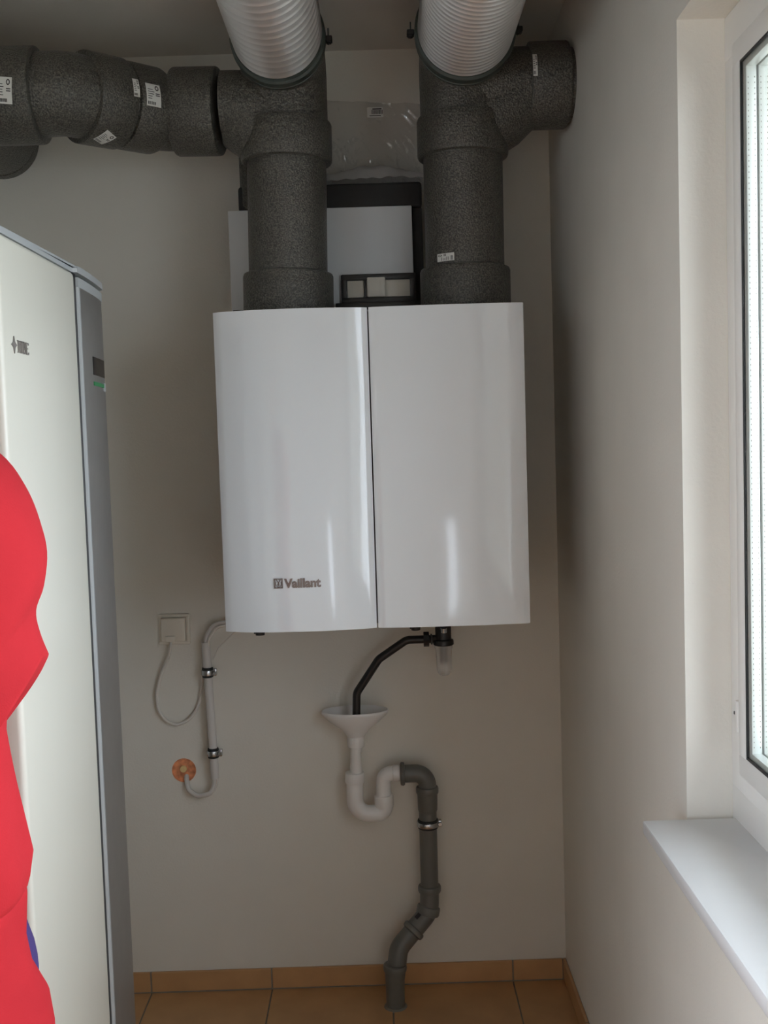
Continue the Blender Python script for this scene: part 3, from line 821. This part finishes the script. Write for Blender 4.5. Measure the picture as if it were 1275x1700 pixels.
# ================================================================== HEAT PUMP CABINET
hx, hy0, hy1, hz = -.5, -1.48, -.868, 1.832
seam = -1.106
hp_ = thing('heat_pump', 'tall white heat pump cabinet with silver strip standing at the left wall', 'heat pump', (-.8, -1.18, 0))
obj('body', mkbox((-1.12, hy0 + .002, .025), (hx - .03, hy1 - .012, hz - .022), .006), M['white_panel'], hp_)
obj('plinth', mkbox((-1.10, hy0 + .02, .001), (hx - .06, hy1 - .03, .026), .002), M['black'], hp_)
fp = mkbox((hx - .034, hy0, .06), (hx, seam - .004, hz - .0125), .009, 5)
front = obj('front_panel', fp, M['enamel'], hp_)
def plan_extrude(poly, z0, z1, bm=None):
    bm = bm or BM()
    lo = [bm.verts.new((x, y, z0)) for x, y in poly]; hi = [bm.verts.new((x, y, z1)) for x, y in poly]
    n_ = len(poly)
    for k in range(n_): bm.faces.new((lo[k], lo[(k + 1) % n_], hi[(k + 1) % n_], hi[k]))
    bm.faces.new(lo); bm.faces.new(hi); return bm
def strip_plan(y0, y1, off, back):
    pts = []
    Rr = .05
    for k in range(13):
        t = k / 12; y = y0 + (y1 - Rr * .6 - y0) * t
        pts.append((hx + off - .010 * t * t, y))
    xe_ = pts[-1][0]; ye_ = pts[-1][1]
    for k in range(1, 9):
        a = PI / 2 * k / 8
        pts.append((xe_ - Rr * .9 * (1 - math.cos(a)), ye_ + Rr * .6 * math.sin(a)))
    pts.append((back, pts[-1][1])); pts.append((back, y0))
    return pts
obj('gap_shade_strip', mkbox((hx - .034, seam - .003, .06), (hx - .0035, seam + .0139, hz - .013)), M['black'], hp_)  # black strip set in the panel gap to stand in for its shade
obj('edge_trim', plan_extrude([(hx - .014, seam + .014), (hx - .003, seam + .0145), (hx + .0005, seam + .016), (hx + .0005, seam + .024), (hx - .014, seam + .024)], .06, hz - .024), M['trim'], hp_)
obj('silver_strip', plan_extrude(strip_plan(seam + .022, hy1 - .002, 0, hx - .08), .06, hz - .034), M['silver'], hp_)
cap_ = plan_extrude(strip_plan(seam + .014, hy1, .001, hx - .08), hz - .034, hz - .018)
obj('strip_cap', cap_, M['trim'], hp_)
lid = plan_extrude([(-1.12, hy0), (hx - .004, hy0)] + [(hx - .004, seam)] + strip_plan(seam + .003, hy1 + .001, .003, -1.12)[:-1], hz - .0115, hz)
bmesh.ops.bevel(lid, geom=[e_ for e_ in lid.edges if abs(e_.verts[0].co.z - hz) < 1e-5 and abs(e_.verts[1].co.z - hz) < 1e-5], offset=.004, segments=2, affect='EDGES')
obj('lid', lid, M['trim'], hp_)
# display and green stripe on the strip's rounded outer edge
def on_strip(yy):
    t = (yy - (seam + .017)) / ((hy1 - .002) - .03 - (seam + .017))
    if t <= 1: return hx - .010 * t * t
    dy = yy - ((hy1 - .002) - .03); s_ = min(1, dy / .03)
    return hx - .010 - .045 * (1 - math.sqrt(1 - s_ * s_))
def strip_patch(y0, y1, z0, z1, t, nn=10):
    bm = BM(); a = []; c = []
    for k in range(nn + 1):
        yy = y0 + (y1 - y0) * k / nn; xx = on_strip(yy)
        a.append([bm.verts.new((xx + t, yy, z0)), bm.verts.new((xx + t, yy, z1))]); c.append([bm.verts.new((xx - .002, yy, z0)), bm.verts.new((xx - .002, yy, z1))])
    for k in range(nn):
        bm.faces.new((a[k][0], a[k + 1][0], a[k + 1][1], a[k][1]))
        bm.faces.new((a[k][1], a[k + 1][1], c[k + 1][1], c[k][1])); bm.faces.new((a[k][0], c[k][0], c[k + 1][0], a[k + 1][0]))
    for k in (0, nn): bm.faces.new((a[k][0], a[k][1], c[k][1], c[k][0]))
    return bm
obj('display', strip_patch(-1.012, -.905, 1.655, 1.687, .0015), M['display'], hp_)
obj('green_stripe', strip_patch(-1.012, -.900, 1.636, 1.643, .0015), M['green'], hp_)
obj('button', strip_patch(-.918, -.905, 1.630, 1.645, .0025), M['trim'], hp_)
# logo: four-pointed star and serif letters, raised on the front panel, reading towards the far end
def on_front(pts, t=.0016):
    bm = BM()
    f_ = [bm.verts.new((hx + t, y, z)) for y, z in pts]; b_ = [bm.verts.new((hx - .0005, y, z)) for y, z in pts]
    bm.faces.new(f_); n_ = len(pts)
    for k in range(n_): bm.faces.new((f_[k], b_[k], b_[(k + 1) % n_], f_[(k + 1) % n_]))
    return bm
LZ0, LZ1 = 1.6615, 1.6775
star = BM(); cy_, cz_ = -1.4355, 1.6705
pts = []
for k in range(8):
    a = PI / 4 * k; rr = .0120 if k % 2 == 0 else .0052
    pts.append((cy_ + rr * math.cos(a) * .9, cz_ + rr * math.sin(a)))
lg = on_front(pts)
def bar(y0, z0, y1, z1, w):
    d_ = Vector((y1 - y0, z1 - z0)).normalized(); nn_ = Vector((-d_.y, d_.x)) * w / 2
    q = [(y0 + nn_.x, z0 + nn_.y), (y1 + nn_.x, z1 + nn_.y), (y1 - nn_.x, z1 - nn_.y), (y0 - nn_.x, z0 - nn_.y)]
    f_ = [lg.verts.new((hx + .0016, *p)) for p in q]; b_ = [lg.verts.new((hx - .0005, *p)) for p in q]
    lg.faces.new(f_)
    for k in range(4): lg.faces.new((f_[k], b_[k], b_[(k + 1) % 4], f_[(k + 1) % 4]))
H = LZ1 - LZ0; y = -1.420
W = .0022; S_ = .0011
def serif(yc, z, w=.0055): bar(yc - w / 2, z, yc + w / 2, z, S_)
bar(y + .001, LZ0, y + .001, LZ1, .0014); bar(y + .001, LZ1, y + .0105, LZ0, .003); bar(y + .0105, LZ0, y + .0105, LZ1, .0014)
serif(y + .001, LZ0); serif(y + .001, LZ1); serif(y + .0105, LZ1)
y = -1.4035; bar(y, LZ0, y, LZ1, .0024); serif(y, LZ0, .006); serif(y, LZ1, .006)
y = -1.3965; bar(y, LZ0, y, LZ1, .0024)
for zc_, rh, rw in ((LZ0 + H * .75, H * .25, .0055), (LZ0 + H * .26, H * .26, .0068)):
    pr_ = None
    for k in range(9):
        a = -PI / 2 + PI * k / 8
        p = (y + .0015 + rw * math.cos(a), zc_ + rh * math.sin(a))
        if pr_: bar(*pr_, *p, .0018)
        pr_ = p
serif(y, LZ0, .006); serif(y, LZ1, .006)
y = -1.3835; bar(y, LZ0, y, LZ1, .0024)
for z_, w_ in ((LZ0, .009), (LZ0 + H / 2, .006), (LZ1, .009)): bar(y - .002, z_, y + w_, z_, .0013)
bar(y + .0085, LZ0, y + .0085, LZ0 + .003, .001); bar(y + .0085, LZ1, y + .0085, LZ1 - .003, .001)
obj('lettering', lg, M['letter_pewter'], front, 0)

# ================================================================== PERSON in a red T-shirt, seen from behind at the left edge
PX, PY = -.605, -1.80
person = thing('person', 'person in a loose red T-shirt standing beside the white heat pump', 'person', (PX, PY, 0))
def skin_body():
    me = bpy.data.meshes.new('body')
    V_ = []; E_ = []; R_ = []
    def add(p, r, par=None):
        V_.append(p); R_.append(r)
        if par is not None: E_.append((par, len(V_) - 1))
        return len(V_) - 1
    pel = add((PX, PY, .96), (.15, .105)); sp1 = add((PX, PY + .01, 1.12), (.135, .095), pel); ch = add((PX, PY, 1.37), (.150, .105), sp1)
    nb = add((PX, PY - .005, 1.535), (.075, .065), ch); nk = add((PX, PY + .01, 1.61), (.056, .056), nb)
    hd0 = add((PX - .01, PY + .035, 1.675), (.066, .080), nk); hd1 = add((PX - .015, PY + .03, 1.750), (.076, .096), hd0); hd2 = add((PX - .015, PY + .02, 1.825), (.055, .070), hd1)
    for s in (-1, 1):
        sh = add((PX + s * .165, PY, 1.465), (.055, .055), ch)
        if s > 0:
            el = add((PX + .115, PY + .135, 1.245), (.036, .036), sh); fo = add((PX + .07, PY + .19, 1.265), (.034, .034), el); wr = add((PX + .035, PY + .225, 1.285), (.026, .031), fo)
            pa = add((PX + .005, PY + .245, 1.30), (.020, .040), wr)
            dirs = Vector((-.82, .35, .25)).normalized()
        else:
            el = add((PX - .19, PY + .11, 1.225), (.044, .044), sh); fo = add((PX - .10, PY + .19, 1.24), (.038, .038), el); wr = add((PX - .055, PY + .225, 1.25), (.026, .031), fo)
            pa = add((PX - .025, PY + .245, 1.255), (.020, .040), wr)
            dirs = Vector((.82, .35, -.05)).normalized()
        hip = add((PX + s * .09, PY, .90), (.098, .10), pel); kn = add((PX + s * .105, PY + .015, .50), (.060, .062), hip)
        ca = add((PX + s * .107, PY - .005, .36), (.056, .060), kn); an = add((PX + s * .11, PY - .02, .09), (.038, .042), ca)
        he = add((PX + s * .11, PY - .01, .045), (.038, .042), an); toe = add((PX + s * .125, PY + .15, .035), (.040, .03), he)
    me.from_pydata([tuple(v_) for v_ in V_], E_, []); me.update()
    o = bpy.data.objects.new('body', me); COL.objects.link(o)
    sm = o.modifiers.new('skin', 'SKIN'); sm.use_smooth_shade = True
    for k, r_ in enumerate(R_): me.skin_vertices[0].data[k].radius = r_
    me.skin_vertices[0].data[0].use_root = True
    o.modifiers.new('sub', 'SUBSURF').levels = 2
    o.modifiers['sub'].render_levels = 2
    bpy.context.view_layer.update()
    dg = bpy.context.evaluated_depsgraph_get()
    m2 = bpy.data.meshes.new_from_object(o.evaluated_get(dg))
    bpy.data.objects.remove(o)
    b_ = BM(); b_.from_mesh(m2)
    return b_
bb_ = skin_body()
# fingers and thumb, ears, nose joined to the body surface
for s in (-1, 1):
    base = Vector((PX + (.005 if s > 0 else -.025), PY + .245, 1.30 if s > 0 else 1.255))
    d0 = Vector((-s * .80, .35, .12)).normalized(); side = Vector((.0, .25, .97)).normalized()
    for k, L in enumerate((.066, .074, .069, .054)):
        p0 = base + side * (.026 - k * .018) + d0 * .012
        curl = Vector((-s * .2, -.9, 0))
        p1 = p0 + d0 * L * .5; p2 = p1 + (d0 * .8 + curl * .45).normalized() * L * .32; p3 = p2 + (d0 * .3 + curl).normalized() * L * .25
        loft(bb_, [p0 - d0 * .02, p0, p1, p2, p3], [.0085, .009, .0085, .0078, .005], 10)
    t0_ = base + side * .03 - d0 * .012
    loft(bb_, [t0_, t0_ + side * .022 + d0 * .015, t0_ + side * .036 + d0 * .036, t0_ + side * .038 + d0 * .05], [.011, .0105, .009, .006], 10)
hc = Vector((PX - .015, PY + .03, 1.745))
loft(bb_, [hc + Vector((0, .085, .012)), hc + Vector((0, .103, -.012)), hc + Vector((0, .112, -.028)), hc + Vector((0, .090, -.036))], [.007, .010, .014, .008], 12)
loft(bb_, [hc + Vector((-.022, .086, -.062)), hc + Vector((0, .094, -.060)), hc + Vector((.022, .086, -.062))], [.004, .008, .004], 10)
for s in (-1, 1):
    loft(bb_, [hc + Vector((s * .070, .005, .025)), hc + Vector((s * .084, -.006, .012)), hc + Vector((s * .082, -.002, -.016)), hc + Vector((s * .072, .008, -.028))], [.006, .013, .010, .005], 10)
body = obj('body', bb_, M['skin'], person, 80)
for s in (-1, 1):
    eb = BM(); bmesh.ops.create_uvsphere(eb, u_segments=12, v_segments=8, radius=.011, matrix=Matrix.Translation(hc + Vector((s * .031, .079, .012))))
    obj('eye', eb, M['eye'], person, 60)
hb_ = BM(); bmesh.ops.create_uvsphere(hb_, u_segments=28, v_segments=18, radius=1.0)
for vv in hb_.verts:
    c_ = vv.co; k = 1 + .03 * noise.noise(c_ * 6)
    cut = c_.z < -.15 - .0 and c_.y > -.2
    z_ = c_.z
    if c_.y > .1: z_ = max(z_, .45 + .2 * abs(c_.x))
    else: z_ = max(z_, -.55)
    vv.co = hc + Vector((c_.x * .083 * k, c_.y * .098 * k - .008, z_ * .098 * k + .016))
obj('hair', hb_, M['hair'], person, 60)

def cloth(secs, n=56, fold=.004, seed=0, fsc=(9, 9, 4)):
    """lofted garment: sections (cx, cy, z, rx, ry)"""
    bm = BM(); rings = []
    for cx_, cy_, z_, rx, ry in secs:
        ring = []
        for j in range(n):
            a = 2 * PI * j / n
            ca, sa = math.cos(a), math.sin(a)
            ex_ = .85
            px = math.copysign(abs(ca) ** ex_, ca); py = math.copysign(abs(sa) ** ex_, sa)
            w = 1.0
            p = Vector((cx_ + rx * px, cy_ + ry * py, z_))
            f_ = fold * (noise.noise(Vector((p.x * fsc[0] + seed, p.y * fsc[1], p.z * fsc[2]))) + .6 * noise.noise(Vector((p.x * 26 + seed, p.y * 26, p.z * 9 + p.x * 14))))
            p += Vector((ca, sa, 0)) * f_
            ring.append(bm.verts.new(p))
        rings.append(ring)
    for a_, c_ in zip(rings, rings[1:]):
        for j in range(n): bm.faces.new((a_[j], a_[(j + 1) % n], c_[(j + 1) % n], c_[j]))
    return bm
def interp(keys, n):
    out = []
    for i in range(n + 1):
        z = keys[0][2] + (keys[-1][2] - keys[0][2]) * i / n
        for a_, c_ in zip(keys, keys[1:]):
            lo_, hi_ = min(a_[2], c_[2]), max(a_[2], c_[2])
            if lo_ - 1e-9 <= z <= hi_ + 1e-9:
                t = (z - a_[2]) / (c_[2] - a_[2]); t = t * t * (3 - 2 * t) * .5 + t * .5
                out.append(tuple(a_[q] + (c_[q] - a_[q]) * t for q in range(5))); break
    return out
# right edge of the torso measured at X: waist -.408 (z 1.215), hem bulge -.386 (z 1.08), fold notch -.397 (1.034), hip -.374 (.912)
def E(z, xr, ry, cy=0.0, w=None):
    rx = (xr - PX); return (PX, PY + cy, z, rx, ry)
keys = [E(1.580, PX + .080, .068), E(1.560, PX + .125, .080), E(1.52, PX + .185, .100), E(1.44, PX + .200, .126), E(1.30, PX + .200, .130), E(1.215, -.4085, .125), E(1.15, -.398, .128), E(1.08, -.3855, .132), E(1.045, -.391, .131), E(1.034, -.400, .126)]
upper = cloth(interp(keys, 60), 96, fold=.005)
keys2 = [E(1.05, -.402, .122), E(1.03, -.395, .126), E(.98, -.400, .128), E(.945, -.394, .131), E(.912, -.3745, .137), E(.88, -.372, .138), E(.85, -.374, .138)]
lower = cloth(interp(keys2, 34), 96, fold=.007, seed=3)
tsh = obj('t_shirt', upper, M['shirt'], person, 80)
obj('shirt_tail', lower, M['shirt'], tsh, 80)
# sleeves: stations give the outer edge (x, z), half width, tilt of the ring, depth
def crom(st, n):
    out = []
    for i in range(len(st) - 1):
        p0, p1, p2, p3 = st[max(0, i - 1)], st[i], st[i + 1], st[min(len(st) - 1, i + 2)]
        for k in range(n):
            t = k / n
            out.append(tuple(.5 * (2 * b_ + (c_ - a_) * t + (2 * a_ - 5 * b_ + 4 * c_ - d_) * t * t + (3 * b_ - a_ - 3 * c_ + d_) * t ** 3) for a_, b_, c_, d_ in zip(p0, p1, p2, p3)))
    out.append(st[-1]); return out
for s in (-1, 1):
    bm = BM(); rings = []; n_ = 52
    st = [(.165, 1.540, .040, -.35, .062), (.205, 1.517, .062, -.30, .084), (.228, 1.484, .072, -.15, .094), (.242, 1.448, .075, 0, .094), (.249, 1.412, .076, .15, .090), (.244, 1.376, .071, .4, .084), (.234, 1.350, .064, .7, .080), (.237, 1.326, .063, 1.0, .080), (.245, 1.303, .066, 1.25, .082)]
    for q, (xo, zo, rx, tilt, ry) in enumerate(crom(st, 5)):
        ring = []
        for j in range(n_):
            a = 2 * PI * j / n_
            p = Vector((math.cos(a), math.sin(a), zo * 6))
            f_ = 1 + (.05 * noise.noise(p * 1.7 + Vector((s * 3, 0, 0))) + .03 * noise.noise(p * 4)) * min(1, q / 12) * (1 - max(0, math.cos(a)) ** 4)
            dx = rx * math.cos(a) * f_; dy = ry * math.sin(a) * f_
            ring.append(bm.verts.new((PX + s * (xo - rx + dx), PY + .012 + dy, zo + (dx - rx) * tilt + min(0, dy) * max(0, min(.5, tilt)) * .8)))
        rings.append(ring)
    last_ = rings[-1]; c_ = sum((vv.co for vv in last_), Vector()) / n_
    rings.append([bm.verts.new(vv.co + (c_ - vv.co) * .30 + Vector((0, 0, .006))) for vv in last_])
    rings.append([bm.verts.new(vv.co + (c_ - vv.co) * .75 + Vector((0, 0, .016))) for vv in last_])
    for a_, d_ in zip(rings, rings[1:]):
        for j in range(n_): bm.faces.new((a_[j], a_[(j + 1) % n_], d_[(j + 1) % n_], d_[j]))
    bm.faces.new(rings[0])
    obj('sleeve', bm, M['shirt'], tsh, 80)
# trousers: hips and two legs
tb = cloth(interp([E(1.02, -.415, .08, .04), E(.985, -.4140, .06, .06), E(.955, -.4065, .06, .065), E(.935, -.4035, .06, .065), E(.86, -.392, .085, .02), E(.80, -.40, .115)], 14), fold=.002, seed=5)
tro = obj('trousers', tb, M['trousers'], person, 80)
for s in (-1, 1):
    lg_ = cloth(interp([(PX + s * .095, PY, .86, .112, .125), (PX + s * .10, PY, .70, .098, .110), (PX + s * .105, PY + .01, .48, .085, .092), (PX + s * .108, PY, .12, .078, .088), (PX + s * .108, PY, .085, .078, .09)], 26), 32, .005, 7 + s)
    obj('trouser_leg', lg_, M['trousers'], tro, 80)
    sb = BM(); cx_ = PX + s * .118
    prof = [(-.10, .03, .05), (-.085, .042, .085), (-.03, .045, .10), (.05, .047, .075), (.12, .050, .055), (.175, .042, .042), (.20, .020, .025)]
    rings = []
    for yy, w_, h_ in prof:
        rings.append([sb.verts.new((cx_ + w_ * math.cos(2 * PI * j / 16), PY + yy, max(.0005, h_ / 2 + h_ / 2 * math.sin(2 * PI * j / 16)))) for j in range(16)])
    for a_, d_ in zip(rings, rings[1:]):
        for j in range(16): sb.faces.new((a_[j], a_[(j + 1) % 16], d_[(j + 1) % 16], d_[j]))
    sb.faces.new(rings[0]); sb.faces.new(rings[-1])
    obj('shoe', sb, M['shoe'], person, 60)

person.location.x -= .0085
